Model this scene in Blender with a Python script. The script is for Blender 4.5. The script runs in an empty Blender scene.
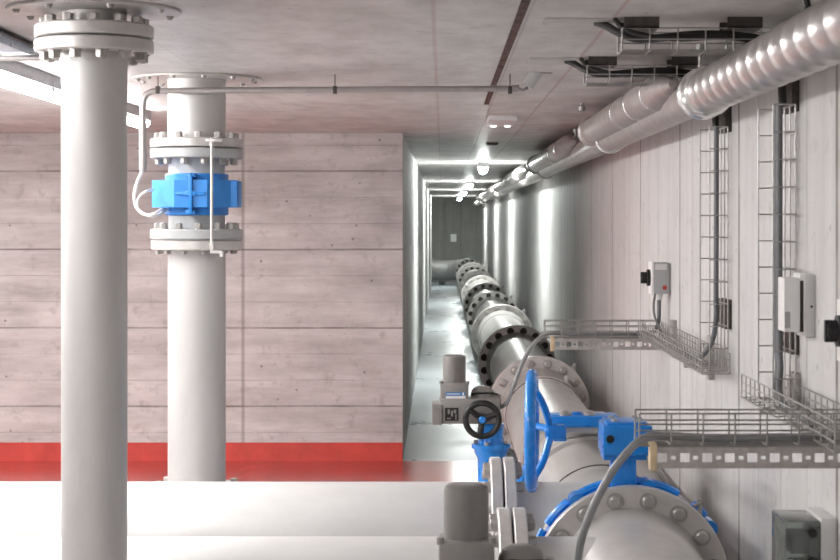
import bpy, bmesh, math, random
from mathutils import Vector, Matrix
random.seed(7)
PI = math.pi
S = bpy.context.scene
C = S.collection
F, VX, VY, CH = 1700.0, 442.0, 220.0, 2.15       # lens (px), vanishing point, eye height
def at(px, py, s): return Vector(((px-VX)/s, F/s, CH-(py-VY)/s))   # pixel + scale (px per metre) -> metres

# ------------------------------------------------------------------ materials
def new_mat(name):
    m = bpy.data.materials.new(name); m.use_nodes = True
    nt = m.node_tree; b = nt.nodes['Principled BSDF']
    return m, nt, b
def node(nt, t, **kw):
    n = nt.nodes.new(t)
    for k, v in kw.items():
        if k in n.inputs: n.inputs[k].default_value = v
        else: setattr(n, k, v)
    return n
def setin(n, i, v, nt):
    if hasattr(v, 'links'): nt.links.new(v, n.inputs[i])
    else: n.inputs[i].default_value = v
def math_(nt, op, a, b=0.0, c=0.0):
    n = nt.nodes.new('ShaderNodeMath'); n.operation = op
    setin(n, 0, a, nt); setin(n, 1, b, nt); setin(n, 2, c, nt)
    return n.outputs[0]
def mixc(nt, f, a, b, mode='MIX'):
    n = nt.nodes.new('ShaderNodeMix'); n.data_type = 'RGBA'; n.blend_type = mode
    setin(n, 0, f, nt); setin(n, 6, a, nt); setin(n, 7, b, nt)
    return n.outputs[2]
def rampf(nt, v, lo, hi, a=0.0, b=1.0):
    n = nt.nodes.new('ShaderNodeMapRange'); n.clamp = True
    setin(n, 0, v, nt); n.inputs[1].default_value = lo; n.inputs[2].default_value = hi
    n.inputs[3].default_value = a; n.inputs[4].default_value = b
    return n.outputs[0]
def noise(nt, vec, scale, detail=4, rough=.55):
    n = node(nt, 'ShaderNodeTexNoise'); n.inputs['Scale'].default_value = scale
    n.inputs['Detail'].default_value = detail; n.inputs['Roughness'].default_value = rough
    nt.links.new(vec, n.inputs['Vector']); return n.outputs['Fac']
def mapped(nt, co, scale):
    n = nt.nodes.new('ShaderNodeMapping'); n.inputs['Scale'].default_value = scale
    nt.links.new(co, n.inputs['Vector']); return n.outputs[0]
def joint(nt, coord, period, offset, width):
    """1 on a joint line, 0 elsewhere"""
    f = math_(nt, 'FRACT', math_(nt, 'DIVIDE', math_(nt, 'SUBTRACT', coord, offset - period*50), period))
    d = math_(nt, 'ABSOLUTE', math_(nt, 'SUBTRACT', f, .5))
    return rampf(nt, d, .5-width/period, .5-width*.3/period)
def line(nt, coord, pos, width):
    d = math_(nt, 'ABSOLUTE', math_(nt, 'SUBTRACT', coord, pos))
    return rampf(nt, d, width, width*.3)

def concrete(name, base, dark, streak, joints, fine=None, rough=.7, spec=.3, lines=(), pits=.5, contrast=1.0):
    m, nt, b = new_mat(name)
    co = node(nt, 'ShaderNodeTexCoord').outputs['Object']
    sep = nt.nodes.new('ShaderNodeSeparateXYZ'); nt.links.new(co, sep.inputs[0])
    ax = {'x': sep.outputs[0], 'y': sep.outputs[1], 'z': sep.outputs[2]}
    cloud = noise(nt, co, 1.3, 6, .62)
    st = noise(nt, mapped(nt, co, streak), 1.0, 6, .65)
    blot = noise(nt, co, 9, 5, .6)
    v = math_(nt, 'ADD', math_(nt, 'MULTIPLY', cloud, .4), math_(nt, 'MULTIPLY', st, .6))
    f = rampf(nt, v, .5-.17/contrast, .5+.15/contrast)
    col = mixc(nt, f, (*dark, 1), (*base, 1))
    sp = rampf(nt, blot, .57, .74, 0, .5)
    col = mixc(nt, sp, col, (dark[0]*.75, dark[1]*.72, dark[2]*.7, 1))
    vor = node(nt, 'ShaderNodeTexVoronoi'); vor.inputs['Scale'].default_value = 5.5
    nt.links.new(co, vor.inputs['Vector'])
    vd = math_(nt, 'ADD', vor.outputs['Distance'], math_(nt, 'MULTIPLY', blot, .08))
    vor2 = node(nt, 'ShaderNodeTexVoronoi'); vor2.inputs['Scale'].default_value = 17
    nt.links.new(co, vor2.inputs['Vector'])
    keep = rampf(nt, noise(nt, co, 2.1, 3), .46, .56)
    p2 = math_(nt, 'MULTIPLY', rampf(nt, math_(nt, 'ADD', vor2.outputs['Distance'], math_(nt, 'MULTIPLY', blot, .1)), .15, .11, 0, pits*.8), keep)
    pit = math_(nt, 'MAXIMUM', rampf(nt, vd, .125, .085, 0, pits), p2)
    col = mixc(nt, pit, col, (.10, .09, .085, 1))
    h = math_(nt, 'ADD', math_(nt, 'MULTIPLY', st, .5), math_(nt, 'MULTIPLY', blot, .25))
    h = math_(nt, 'SUBTRACT', h, pit)
    for (a, per, off, w, k) in joints:
        wob = math_(nt, 'ADD', ax[a], math_(nt, 'MULTIPLY', math_(nt, 'SUBTRACT', cloud, .5), .012))
        j = math_(nt, 'MULTIPLY', joint(nt, wob, per, off, w), k)
        j = math_(nt, 'MULTIPLY', j, rampf(nt, noise(nt, co, 2.3, 3), .35, .6, .35, 1))
        col = mixc(nt, j, col, (.13, .115, .11, 1)); h = math_(nt, 'SUBTRACT', h, j)
    for (a, pos, w, k, c) in lines:
        j = math_(nt, 'MULTIPLY', line(nt, ax[a], pos, w), k)
        col = mixc(nt, j, col, (*c, 1)); h = math_(nt, 'SUBTRACT', h, j)
    nt.links.new(col, b.inputs['Base Color'])
    b.inputs['Roughness'].default_value = rough
    b.inputs['Specular IOR Level'].default_value = spec
    bp = nt.nodes.new('ShaderNodeBump'); bp.inputs['Strength'].default_value = .35; bp.inputs['Distance'].default_value = .012
    nt.links.new(h, bp.inputs['Height']); nt.links.new(bp.outputs[0], b.inputs['Normal'])
    return m

def surf(name, col, rough=.45, metal=0.0, var=.06, scale=14, streak=(1, 1, 1), spec=.5, bump=0.0, coat=0.0):
    m, nt, b = new_mat(name)
    co = node(nt, 'ShaderNodeTexCoord').outputs['Object']
    n = noise(nt, mapped(nt, co, streak), scale, 5, .6)
    f = rampf(nt, n, .3, .7)
    d = tuple(max(0, c*(1-2*var)) for c in col); l = tuple(min(1, c*(1+var)) for c in col)
    nt.links.new(mixc(nt, f, (*d, 1), (*l, 1)), b.inputs['Base Color'])
    nt.links.new(rampf(nt, n, .3, .7, rough*1.15, rough*.88), b.inputs['Roughness'])
    b.inputs['Metallic'].default_value = metal; b.inputs['Specular IOR Level'].default_value = spec
    b.inputs['Coat Weight'].default_value = coat; b.inputs['Coat Roughness'].default_value = .12
    if bump:
        bp = nt.nodes.new('ShaderNodeBump'); bp.inputs['Strength'].default_value = bump; bp.inputs['Distance'].default_value = .004
        nt.links.new(n, bp.inputs['Height']); nt.links.new(bp.outputs[0], b.inputs['Normal'])
    return m
def emit(name, col, st):
    m = bpy.data.materials.new(name); m.use_nodes = True; nt = m.node_tree
    nt.nodes.remove(nt.nodes['Principled BSDF'])
    e = nt.nodes.new('ShaderNodeEmission'); e.inputs[0].default_value = (*col, 1); e.inputs[1].default_value = st
    nt.links.new(e.outputs[0], nt.nodes['Material Output'].inputs[0]); return m

LAMP_ROOM, LAMP_TUNNEL = 112.0, 560.0
M = {}
M['wall_back'] = concrete('board marked concrete', (.68, .675, .67), (.38, .37, .365), (1.3, 1.3, 8),
    [('z', .70, .487, .013, .65), ('z', .233, .487, .007, .35)], lines=[('x', -1.775, .02, .55, (.2, .18, .17))], pits=.6)
M['wall_side'] = concrete('vertical board concrete', (.64, .635, .63), (.51, .50, .495), (5, 5, .45),
    [('y', 1.96, 5.94, .03, .8), ('y', .49, 5.94, .012, .35)], pits=.35)
M['wall_tunnel'] = concrete('tunnel concrete', (.74, .735, .72), (.54, .535, .525), (3, 3, 1.2), [('y', 1.96, 5.94, .012, .5), ('z', .7, .487, .008, .3)], pits=.35)
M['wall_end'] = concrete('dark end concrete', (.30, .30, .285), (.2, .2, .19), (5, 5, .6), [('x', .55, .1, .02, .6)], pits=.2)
M['ceiling'] = concrete('ceiling concrete', (.62, .605, .595), (.42, .40, .39), (4, 1.6, 1), [('y', 2.45, .55, .012, .35)], rough=.42, spec=.45, contrast=1.6,
    lines=[('x', -.03, .012, .35, (.35, .17, .15)), ('x', .66, .012, .5, (.33, .14, .12)), ('x', .33, .008, .35, (.2, .17, .16)),
           ('y', 15.17, .03, .6, (.2, .18, .17)), ('x', -1.25, .008, .2, (.3, .25, .24))], pits=.4)

def floor_mat(name, col, dark, rough, wet):
    m, nt, b = new_mat(name)
    co = node(nt, 'ShaderNodeTexCoord').outputs['Object']
    n = noise(nt, mapped(nt, co, (1, .6, 1)), 2.2, 6, .6); n2 = noise(nt, co, 22, 4, .6)
    nt.links.new(mixc(nt, rampf(nt, n, .35, .65), (*dark, 1), (*col, 1)), b.inputs['Base Color'])
    nt.links.new(rampf(nt, n, .35, .65, rough*wet, rough), b.inputs['Roughness'])
    b.inputs['Specular IOR Level'].default_value = .45
    bp = nt.nodes.new('ShaderNodeBump'); bp.inputs['Strength'].default_value = .12; bp.inputs['Distance'].default_value = .006
    nt.links.new(n2, bp.inputs['Height']); nt.links.new(bp.outputs[0], b.inputs['Normal'])
    return m
M['floor_red'] = floor_mat('red floor paint', (.46, .055, .045), (.40, .045, .038), .22, .8)
M['floor_tunnel'] = floor_mat('wet grey floor', (.47, .51, .53), (.33, .375, .40), .40, .65)
M['floor_pale'] = floor_mat('pale floor paint', (.47, .43, .42), (.40, .36, .35), .25, .8)
M['red_band'] = surf('red wall paint', (.58, .075, .06), .35, 0, .10, 5)
M['wall_plaster'] = surf('white painted wall', (.66, .65, .64), .6, 0, .03, 3)
M['pipe'] = surf('pickled stainless pipe', (.49, .475, .46), .38, .3, .05, 5, (1, 1, 1))
M['pipe_v'] = surf('pickled stainless riser', (.53, .52, .515), .45, .25, .05, 6, (1, 1, .3))
M['pipe_h'] = surf('pale stainless branch', (.62, .615, .61), .45, .15, .04, 5, (.4, 1, 1))
M['flange'] = surf('flange steel', (.50, .48, .465), .4, .3, .08, 18)
M['flange_bright'] = surf('bright flange steel', (.57, .55, .535), .36, .4, .06, 14)
M['flange_grey'] = surf('grey painted flange', (.40, .41, .42), .4, .1, .05, 10)
M['bolt'] = surf('zinc bolt', (.42, .405, .39), .36, .55, .1, 30)
M['bolt_dark'] = surf('dark bolt', (.06, .05, .045), .5, .5, .2, 30)
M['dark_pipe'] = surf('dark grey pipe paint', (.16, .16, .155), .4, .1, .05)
M['seam'] = surf('dark seam', (.04, .038, .036), .6, 0, .1)
M['blue'] = surf('blue valve enamel', (.004, .225, .72), .28, 0, .06, 9, coat=.4)
M['blue_light'] = surf('light blue enamel', (.022, .215, .62), .38, 0, .05, 9)
M['act'] = surf('grey actuator paint', (.20, .192, .186), .42, .15, .05, 12)
M['act_light'] = surf('light grey actuator lid', (.26, .25, .243), .42, .15, .05, 12)
M['black'] = surf('black plastic', (.012, .012, .013), .42, 0, .2, 12)
M['cable'] = surf('grey cable jacket', (.155, .16, .17), .45, 0, .08, 20)
M['cable_mid'] = surf('mid grey cable jacket', (.25, .255, .265), .42, 0, .06, 20)
M['cable_black'] = surf('black cable jacket', (.03, .028, .028), .5, 0, .1, 20)
M['cable_white'] = surf('white cable jacket', (.78, .78, .77), .45, 0, .04, 20)
M['wire'] = surf('galvanised wire', (.42, .41, .40), .38, .75, .1, 40)
M['channel'] = surf('galvanised channel', (.50, .475, .46), .45, .55, .1, 30)
M['channel_dark'] = surf('dark steel channel', (.085, .075, .07), .5, .5, .15, 30)
M['tan'] = surf('tan end cap', (.70, .55, .36), .55, 0, .1, 20)
M['duct'] = surf('spiral duct sheet', (.60, .58, .57), .33, .88, .05, 8, (1, .3, 1))
M['duct_soft'] = surf('duct sleeve sheet', (.43, .40, .39), .38, .55, .06, 10)
M['duct_rim'] = surf('bright duct seam', (.80, .79, .78), .25, .9, .05, 12)
M['box_grey'] = surf('grey enclosure', (.40, .41, .42), .45, 0, .03)
M['box_pale'] = surf('pale enclosure', (.66, .66, .66), .45, 0, .03)
M['ceil_plate'] = surf('dull ceiling plate', (.50, .485, .475), .4, .2, .06, 8)
M['white'] = surf('white plastic', (.82, .82, .82), .4, 0, .02)
M['paper'] = surf('white label', (.80, .78, .79), .5, 0, .02)
M['label_blue'] = surf('blue label', (.06, .20, .45), .5, 0, .05)
M['red_mark'] = surf('red emblem', (.45, .04, .03), .5, 0, .05)
M['rust'] = surf('rusty strip', (.085, .035, .028), .8, 0, .45, 28, (1, .35, 1), bump=.6)
M['trunk'] = surf('blue grey trunking', (.42, .50, .60), .3, .6, .05)
M['conduit'] = surf('steel conduit', (.40, .375, .365), .36, .6, .06, 16)
M['housing'] = surf('lamp housing', (.55, .56, .57), .4, .3, .03)
M['tube_room'] = emit('lit diffuser', (1.0, .975, .955), LAMP_ROOM)
M['tube_tunnel'] = emit('lit tunnel diffuser', (.95, 1.0, .97), LAMP_TUNNEL)
M['bright_spot'] = emit('bright spot', (1, .97, .94), 3.0)
gm, nt, b = new_mat('smoky clear plastic')
b.inputs['Base Color'].default_value = (.62, .67, .65, 1); b.inputs['Transmission Weight'].default_value = .85
b.inputs['Roughness'].default_value = .08; b.inputs['IOR'].default_value = 1.3; M['smoky'] = gm

# ------------------------------------------------------------------ mesh helpers
def basis(d):
    d = Vector(d).normalized()
    u = Vector((0, 0, 1)) if abs(d.z) < .9 else Vector((0, 1, 0))
    a = d.cross(u).normalized(); return d, a, d.cross(a).normalized()
def lathe(bm, o, d, prof, seg=48, caps=True, phase=0.0):
    """prof = [(t, r), ...] turned round the axis o + t*d"""
    o = Vector(o); d, a, c = basis(d); rings = []
    for t, r in prof:
        rings.append([bm.verts.new(o + d*t + (a*math.cos(phase+2*PI*i/seg) + c*math.sin(phase+2*PI*i/seg))*r) for i in range(seg)])
    for p, q in zip(rings, rings[1:]):
        for i in range(seg):
            j = (i+1) % seg; bm.faces.new((p[i], p[j], q[j], q[i]))
    if caps:
        bm.faces.new(list(reversed(rings[0]))); bm.faces.new(rings[-1])
def rod(bm, p, q, r, seg=12, r2=None, caps=True):
    p, q = Vector(p), Vector(q)
    lathe(bm, p, q-p, [(0, r), ((q-p).length, r if r2 is None else r2)], seg, caps)
def disc(bm, o, d, t0, t1, r, bev=.004, seg=48):
    lathe(bm, o, d, [(t0, r-bev), (t0+bev, r), (t1-bev, r), (t1, r-bev)], seg)
def box(bm, lo, hi, bev=0.0, rot=None):
    lo, hi = Vector(lo), Vector(hi); tmp = bmesh.new()
    bmesh.ops.create_cube(tmp, size=1.0)
    for v in tmp.verts: v.co = Vector([(lo[i]+hi[i])/2 + v.co[i]*(hi[i]-lo[i]) for i in range(3)])
    if bev: bmesh.ops.bevel(tmp, geom=list(tmp.edges), offset=bev, segments=2, affect='EDGES', profile=.6)
    mp = {}
    for v in tmp.verts: mp[v] = bm.verts.new(v.co if rot is None else rot @ v.co)
    for f in tmp.faces: bm.faces.new([mp[v] for v in f.verts])
    tmp.free()
def spline(pts, n=10):
    pts = [Vector(p) for p in pts]; out = []
    e = [pts[0]*2-pts[1]] + pts + [pts[-1]*2-pts[-2]]
    for i in range(1, len(e)-2):
        p0, p1, p2, p3 = e[i-1:i+3]
        for k in range(n):
            t = k/n
            out.append(.5*((2*p1)+(p2-p0)*t+(2*p0-5*p1+4*p2-p3)*t*t+(3*p1-p0-3*p2+p3)*t**3))
    out.append(pts[-1]); return out
def tube(bm, pts, r, seg=10, closed=False):
    pts = [Vector(p) for p in pts]; n = len(pts); rings = []
    t0 = (pts[1]-pts[0]).normalized(); _, a, _ = basis(t0)
    for i, p in enumerate(pts):
        if closed: t = (pts[(i+1) % n]-pts[i-1]).normalized()
        else: t = (pts[min(i+1, n-1)]-pts[max(i-1, 0)]).normalized()
        a = (a - t*a.dot(t)).normalized(); c = t.cross(a)
        rings.append([bm.verts.new(p + (a*math.cos(2*PI*k/seg)+c*math.sin(2*PI*k/seg))*r) for k in range(seg)])
    for i in range(n if closed else n-1):
        p, q = rings[i], rings[(i+1) % n]
        for k in range(seg):
            j = (k+1) % seg; bm.faces.new((p[k], p[j], q[j], q[k]))
    if not closed:
        bm.faces.new(list(reversed(rings[0]))); bm.faces.new(rings[-1])
def mesh(name, bm, mat, angle=32):
    bmesh.ops.recalc_face_normals(bm, faces=bm.faces)
    me = bpy.data.meshes.new(name); bm.to_mesh(me); bm.free()
    for p in me.polygons: p.use_smooth = True
    me.set_sharp_from_angle(angle=math.radians(angle))
    me.materials.append(mat); return me
def obj(name, bm, mat, parent=None, label=None, angle=32):
    o = bpy.data.objects.new(name, mesh(name, bm, mat, angle)); C.objects.link(o)
    if parent is not None: adopt(o, parent)
    if label: o['label'] = label
    return o
def adopt(o, parent):
    o.parent = parent
    if parent.parent is None: o.matrix_parent_inverse = Matrix.Translation(-parent.location)   # thing > part (built in world metres)
def thing(name, label, cat, loc, group=None):
    o = bpy.data.objects.new(name, None); C.objects.link(o); o.empty_display_size = .1
    o.location = loc; o['label'] = label; o['category'] = cat
    if group: o['group'] = group
    return o
def tag(o, label, cat, group=None):
    o['label'] = label; o['category'] = cat
    if group: o['group'] = group
    return o
def dup(root, delta, label, group=None):
    r = root.copy(); C.objects.link(r); r.location = root.location + Vector(delta); r['label'] = label
    if group: r['group'] = group
    for ch in list(root.children):
        c = ch.copy(); C.objects.link(c); c.parent = r
        c.matrix_parent_inverse = ch.matrix_parent_inverse.copy()
        for g in list(ch.children):
            e = g.copy(); C.objects.link(e); e.parent = c
    return r
def struct(name, bm, mat):
    o = obj(name, bm, mat); o['kind'] = 'structure'; return o
def B(): return bmesh.new()

# ------------------------------------------------------------------ bolts and flanges
bolt_meshes = {}
def bolt_mesh(r, h, mat, kind):
    k = (round(r, 4), round(h, 4), mat.name, kind)
    if k not in bolt_meshes:
        bm = B()
        if kind == 'cap':                                   # washer with a rounded hexagon head
            lathe(bm, (0, 0, 0), (0, 0, 1), [(-.004, r*1.32), (.006, r*1.32), (.006, r*1.05)], 20)
            lathe(bm, (0, 0, 0), (0, 0, 1), [(.004, r*1.0), (h*.75, r), (h, r*.72)], 12)
        else:                                               # hexagon nut with the thread end showing
            lathe(bm, (0, 0, 0), (0, 0, 1), [(-.003, r*1.25), (.004, r*1.25)], 16)
            lathe(bm, (0, 0, 0), (0, 0, 1), [(.003, r*.97), (.006, r), (h*.92, r), (h, r*.86)], 6)
            lathe(bm, (0, 0, 0), (0, 0, 1), [(h*.5, r*.5), (h*1.05, r*.5), (h*1.08, r*.42)], 10)
        bolt_meshes[k] = mesh('bolt', bm, mat)
    return bolt_meshes[k]
def bolts(parent, o, d, n, rc, r, h, mat, kind='cap', phase=.5, arc=None):
    me = bolt_mesh(r, h, mat, kind); o = Vector(o); d = Vector(d).normalized()
    q = Vector((0, 0, 1)).rotation_difference(d)
    u = Vector((0, 0, 1)) if abs(d.z) < .9 else Vector((0, -1, 0))
    a = u; c = d.cross(u)
    for i in range(n):
        t = 2*PI*(i+phase)/n
        x = bpy.data.objects.new('bolt', me); C.objects.link(x); x.parent = parent
        x.location = o + (a*math.cos(t)+c*math.sin(t))*rc
        x.rotation_mode = 'QUATERNION'; x.rotation_quaternion = q
def flange(parent, o, d, t0, t1, R, mat, name='flange', hub=None):
    bm = B(); disc(bm, o, d, t0, t1, R, min(.006, (t1-t0)*.2), 64)
    return obj(name, bm, mat, parent)

# ------------------------------------------------------------------ the room
WX, LX, D1, YE, H = 1.38, -.352, 15.17, 58.6, 2.926
XL, YF = -5.2, -3.0
bm = B(); box(bm, (XL-.2, 12.3, -.2), (.3, D1, 0)); struct('floor', bm, M['floor_red'])
bm = B(); box(bm, (.3, 12.3, -.2), (WX+.2, D1, 0)); struct('floor_walkway', bm, M['floor_pale'])
bm = B(); box(bm, (XL-.2, YF, -.2), (WX+.2, 12.3, 0)); struct('floor_front', bm, M['floor_pale'])
bm = B(); box(bm, (LX-.3, D1, -.2), (WX+.2, YE+.3, 0)); struct('floor_tunnel', bm, M['floor_tunnel'])
bm = B(); box(bm, (XL-.2, YF-.2, H), (WX+.2, YE+.3, H+.2)); struct('ceiling', bm, M['ceiling'])
bm = B(); box(bm, (XL, D1, 0), (LX, D1+.3, H)); struct('wall_back', bm, M['wall_back'])
bm = B(); box(bm, (LX-.3, D1+.3, 0), (LX, YE, H)); struct('wall_tunnel_left', bm, M['wall_tunnel'])
bm = B(); box(bm, (WX, YF, 0), (WX+.2, YE, H)); struct('wall_right', bm, M['wall_side'])
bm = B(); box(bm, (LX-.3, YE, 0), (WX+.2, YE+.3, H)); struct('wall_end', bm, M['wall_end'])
bm = B(); box(bm, (XL-.2, YF, 0), (XL, D1, H)); struct('wall_left', bm, M['wall_plaster'])
bm = B(); box(bm, (XL-.2, YF-.2, 0), (WX+.2, YF, H)); struct('wall_front', bm, M['wall_plaster'])
bm = B(); box(bm, (XL, D1-.006, 0), (LX, D1, .165)); struct('baseboard_back', bm, M['red_band'])
bm = B(); box(bm, (.28, 4.5, H-.006), (.312, 11.35, H+.001)); struct('trim_1', bm, M['rust'])

# ------------------------------------------------------------------ lamps
def batten(x, y0, y1, z0, w, label, group, tubemat, frac=.30, name='ceiling_lamp'):
    e = thing(name, label, 'lamp', (x, (y0+y1)/2, H), group)
    hb = z0+(H-z0)*frac
    bm = B(); box(bm, (x-w/2, y0, hb+.018), (x+w/2, y1, H), .004)
    box(bm, (x-w/2+.012, y0+.004, hb-.002), (x+w/2-.012, y1-.004, hb+.02))
    obj('housing', bm, M['housing'], e)
    bm = B(); n = 8; a = []
    for k in range(n+1):                                     # half-round diffuser
        t = PI*k/n; a.append((x-math.cos(t)*(w/2-.004), hb-math.sin(t)*(hb-z0)))
    r0 = [bm.verts.new((p, y0+.004, q)) for p, q in a]; r1 = [bm.verts.new((p, y1-.004, q)) for p, q in a]
    for k in range(n): bm.faces.new((r0[k], r0[k+1], r1[k+1], r1[k]))
    bm.faces.new(r0); bm.faces.new(list(reversed(r1))); bm.faces.new((r0[0], r1[0], r1[-1], r0[-1]))
    obj('diffuser', bm, tubemat, e)
    for yy in (y0, y1):
        bm = B(); box(bm, (x-w/2-.002, yy-.013, hb-.004), (x+w/2+.002, yy+.013, H-.006), .005); obj('end_cap', bm, M['housing'], e)
    return e
rows = ['lit ceiling batten in left row, its far end above the concrete back wall',
        'lit ceiling batten in left row, second from the back wall',
        'lit ceiling batten in left row, third from the back wall, cut by the frame']
y = 12.16
for k in range(5):
    lab = rows[k] if k < 3 else 'lit ceiling batten in left row, number %d counted from the back wall' % (k+1)
    batten(-2.15, y-1.5, y, 2.805, .13, lab, 'lit battens above the left half of the room', M['tube_room'])
    y -= 1.53
y = 2.6
for k in range(2):  # added out of view, to give frontal light on flange faces
    batten(-2.15, y-1.5, y, 2.805, .13, 'added unseen fill batten near the camera, %s' % ('farther of two' if k == 0 else 'nearer of two'), 'added unseen fill battens near the camera', M['tube_room'])
    y -= 1.53
y = 13.4
for k in range(4):  # second row added out of view to brighten the back wall
    batten(-4.3, y-1.5, y, 2.805, .13, 'added unseen fill batten nearest the left wall, number %d counted from the back wall' % (k+1), 'added unseen fill battens beside the left wall', M['tube_room'])
    y -= 1.53
for yy, w in ((22.9, 'nearest'), (34.0, 'second'), (43.3, 'third'), (54.2, 'farthest')):
    batten(.555, yy-.25, yy+.25, 2.77, .13, 'small lit lamp on the tunnel ceiling, %s of the four from the camera' % w,
           'small lit lamps along the tunnel ceiling', M['tube_tunnel'], .55)

# ------------------------------------------------------------------ the big pipeline along the right wall
PX, PZ, PR, FR, BR = .81, .595, .305, .42, .36
def O(y): return Vector((PX, y, PZ))
AY = (0, 1, 0)
def seam(parent, y, r=PR, w=.012):
    bm = B(); disc(bm, O(y), AY, 0, w*1.6, r+.004, .001, 64); obj('weld_seam', bm, M['seam'], parent)
def lug(parent, y):
    bm = B(); t = math.radians(45); p = O(y) + Vector((math.cos(t), 0, math.sin(t)))*FR
    q = p + Vector((math.cos(t), 0, math.sin(t)))*.03
    box(bm, (p.x-.012, y-.006, p.z-.03), (p.x+.006, y+.006, p.z+.065), .002)
    rod(bm, (p.x-.03, y-.004, p.z+.035), (p.x+.01, y-.004, p.z+.05), .008, 8)
    obj('earthing_lug', bm, M['bolt'], parent)
def stand(parent, y):
    bm = B(); box(bm, (.71, y-.06, 0), (.91, y+.06, .02)); box(bm, (.76, y-.04, .02), (.86, y+.04, .30))
    obj('support_stand', bm, M['flange_grey'], parent)
def main_flange(parent, y0, y1, mat, boltmat=None, side=-1, kind='cap'):
    f = flange(parent, O(0), AY, y0, y1, FR, mat)
    if boltmat: bolts(f, O(y0 if side < 0 else y1), (0, side, 0), 16, BR, .029, .022, boltmat, kind)
    return f
def spool(y0, y1, label, near=True, far=True, hub_near=.36, hub_far=.335, nmat='flange', fmat='flange', nb=None, fb='bolt', hl=.14, seams=(), grp='sections of the big pipeline'):
    e = thing('pipe_section', label, 'pipe', (PX, (y0+y1)/2, 0), grp)
    pr = []
    pr += [(y0, hub_near), (y0+.06, hub_near), (y0+.06+hl*.6, PR)] if near else [(y0, PR)]
    pr += [(y1-.06-hl, PR), (y1-.06, hub_far), (y1, hub_far)] if far else [(y1, PR)]
    bm = B(); lathe(bm, O(0), AY, pr, 72); obj('pipe', bm, M['pipe'], e)
    if near: main_flange(e, y0+.001, y0+.045, M[nmat], M[nb] if nb else None)
    if far:
        main_flange(e, y1-.045, y1-.001, M[fmat], M[fb] if fb else None); lug(e, y1-.02)
    for s in seams: seam(e, s)
    return e
e = spool(-2.6, 7.30, 'big grey pipe in the bottom foreground, ending at the nearest bolted flange', near=False, hub_far=.325, fmat='flange_bright', hl=.05)
stand(e, 2.0); stand(e, 5.0)
# branch tee in front of the nearest valve (foreground branch)
def branch_stub(parent, y, z, r, R, x1=.345, extra=0):
    bm = B(); rod(bm, (x1-.03, y, z), (PX, y, z), r, 64); obj('branch_stub', bm, M['pipe_h'], parent)
    f = flange(parent, (0, y, z), (1, 0, 0), x1-.055, x1, R, M['flange_bright'])
    bolts(f, (x1, y, z), (1, 0, 0), 16, R-.05, .024, .034, M['bolt'], 'nut')
branch_stub(e, 7.0, .60, .243, .362)
SX = .285
def branch_pipe(y, z, r, R, label):
    e = thing('branch_pipe', label, 'pipe', (-2.5, y, 0), 'white branch pipes running to the left')
    bm = B(); rod(bm, (XL+.005, y, z), (SX-.02, y, z), r, 72); obj('pipe', bm, M['pipe_h'], e)
    f = flange(e, (0, y, z), (1, 0, 0), SX-.058, SX-.004, R, M['flange_bright'])
    bolts(f, (SX-.058, y, z), (-1, 0, 0), 16, R-.05, .024, .03, M['bolt'], 'nut')
    for x in (-4, -1.9, -.3):
        bm = B(); box(bm, (x-.06, y-.12, 0), (x+.06, y+.12, .02)); box(bm, (x-.04, y-.05, .02), (x+.04, y+.05, z-r+.01))
        obj('support_stand', bm, M['flange_grey'], e)
    return e
branch_pipe(8.1, .615, .285, .403, 'upper white horizontal pipe, seen just below the red floor')
branch_pipe(7.0, .60, .243, .362, 'lower white horizontal pipe along the bottom edge of the photo')

# valve with the blue block gearbox
VAL = 'blue butterfly valves in the big pipeline'
e = thing('butterfly_valve', 'blue butterfly valve with square gearbox block, right behind the nearest flange', 'valve', (PX, 7.36, 0), VAL)
bm = B(); lathe(bm, O(0), AY, [(7.302, .405), (7.31, .412), (7.41, .412), (7.418, .405)], 64)
for k in range(16):
    t = 2*PI*(k+.5)/16
    if k % 2 == 0: continue
    p = O(7.36) + Vector((math.cos(t), 0, math.sin(t)))*.41
    rod(bm, (p.x, 7.306, p.z), (p.x, 7.414, p.z), .035, 16)
box(bm, (.728, 7.315, .98), (.838, 7.405, 1.165), .012)
t = B()
obj('valve_body', bm, M['blue'], e); t.free()
bm = B()                                                    # blue arc strap hugging the flange top
for a0, a1 in ((60, 124), (40, 50), (128, 146), (150, 176)):
    pts = [O(7.36)+Vector((math.cos(math.radians(a)), 0, math.sin(math.radians(a))))*.424 for a in range(a0, a1+1, 2)]
    tube(bm, pts, .021, 8)
obj('body_rib', bm, M['blue'], e)
bm = B(); box(bm, (.682, 7.20, 1.15), (.893, 7.45, 1.278), .012)
box(bm, (.70, 7.22, 1.273), (.87, 7.43, 1.29), .004); box(bm, (.69, 7.25, 1.125), (.875, 7.44, 1.16), .006)
g = obj('gearbox', bm, M['blue'], e)
bm = B(); rod(bm, (.712, 7.19, 1.222), (.712, 7.205, 1.222), .017, 20); obj('plug', bm, M['black'], g, 'black plug')
for x, yy in ((.735, 7.26), (.835, 7.26), (.735, 7.39), (.835, 7.39)):
    bm = B(); rod(bm, (x, yy, 1.288), (x, yy, 1.30), .012, 12); obj('gearbox_screw', bm, M['bolt'], g)

# tee section between the valves
e = thing('pipe_section', 'short grey tee section between the two blue butterfly valves', 'pipe', (PX, 8.0, 0), 'sections of the big pipeline')
bm = B(); lathe(bm, O(0), AY, [(7.42, .33), (7.47, .33), (7.54, .31), (8.63, .31), (8.93, .392), (9.0, .392)], 72); obj('pipe', bm, M['pipe'], e)
main_flange(e, 7.42, 7.462, M['flange'], None)
f = main_flange(e, 8.955, 8.998, M['flange_bright'], None)
branch_stub(e, 8.1, .615, .285, .403); seam(e, 8.62, .31)
stand(e, 8.1)
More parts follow.
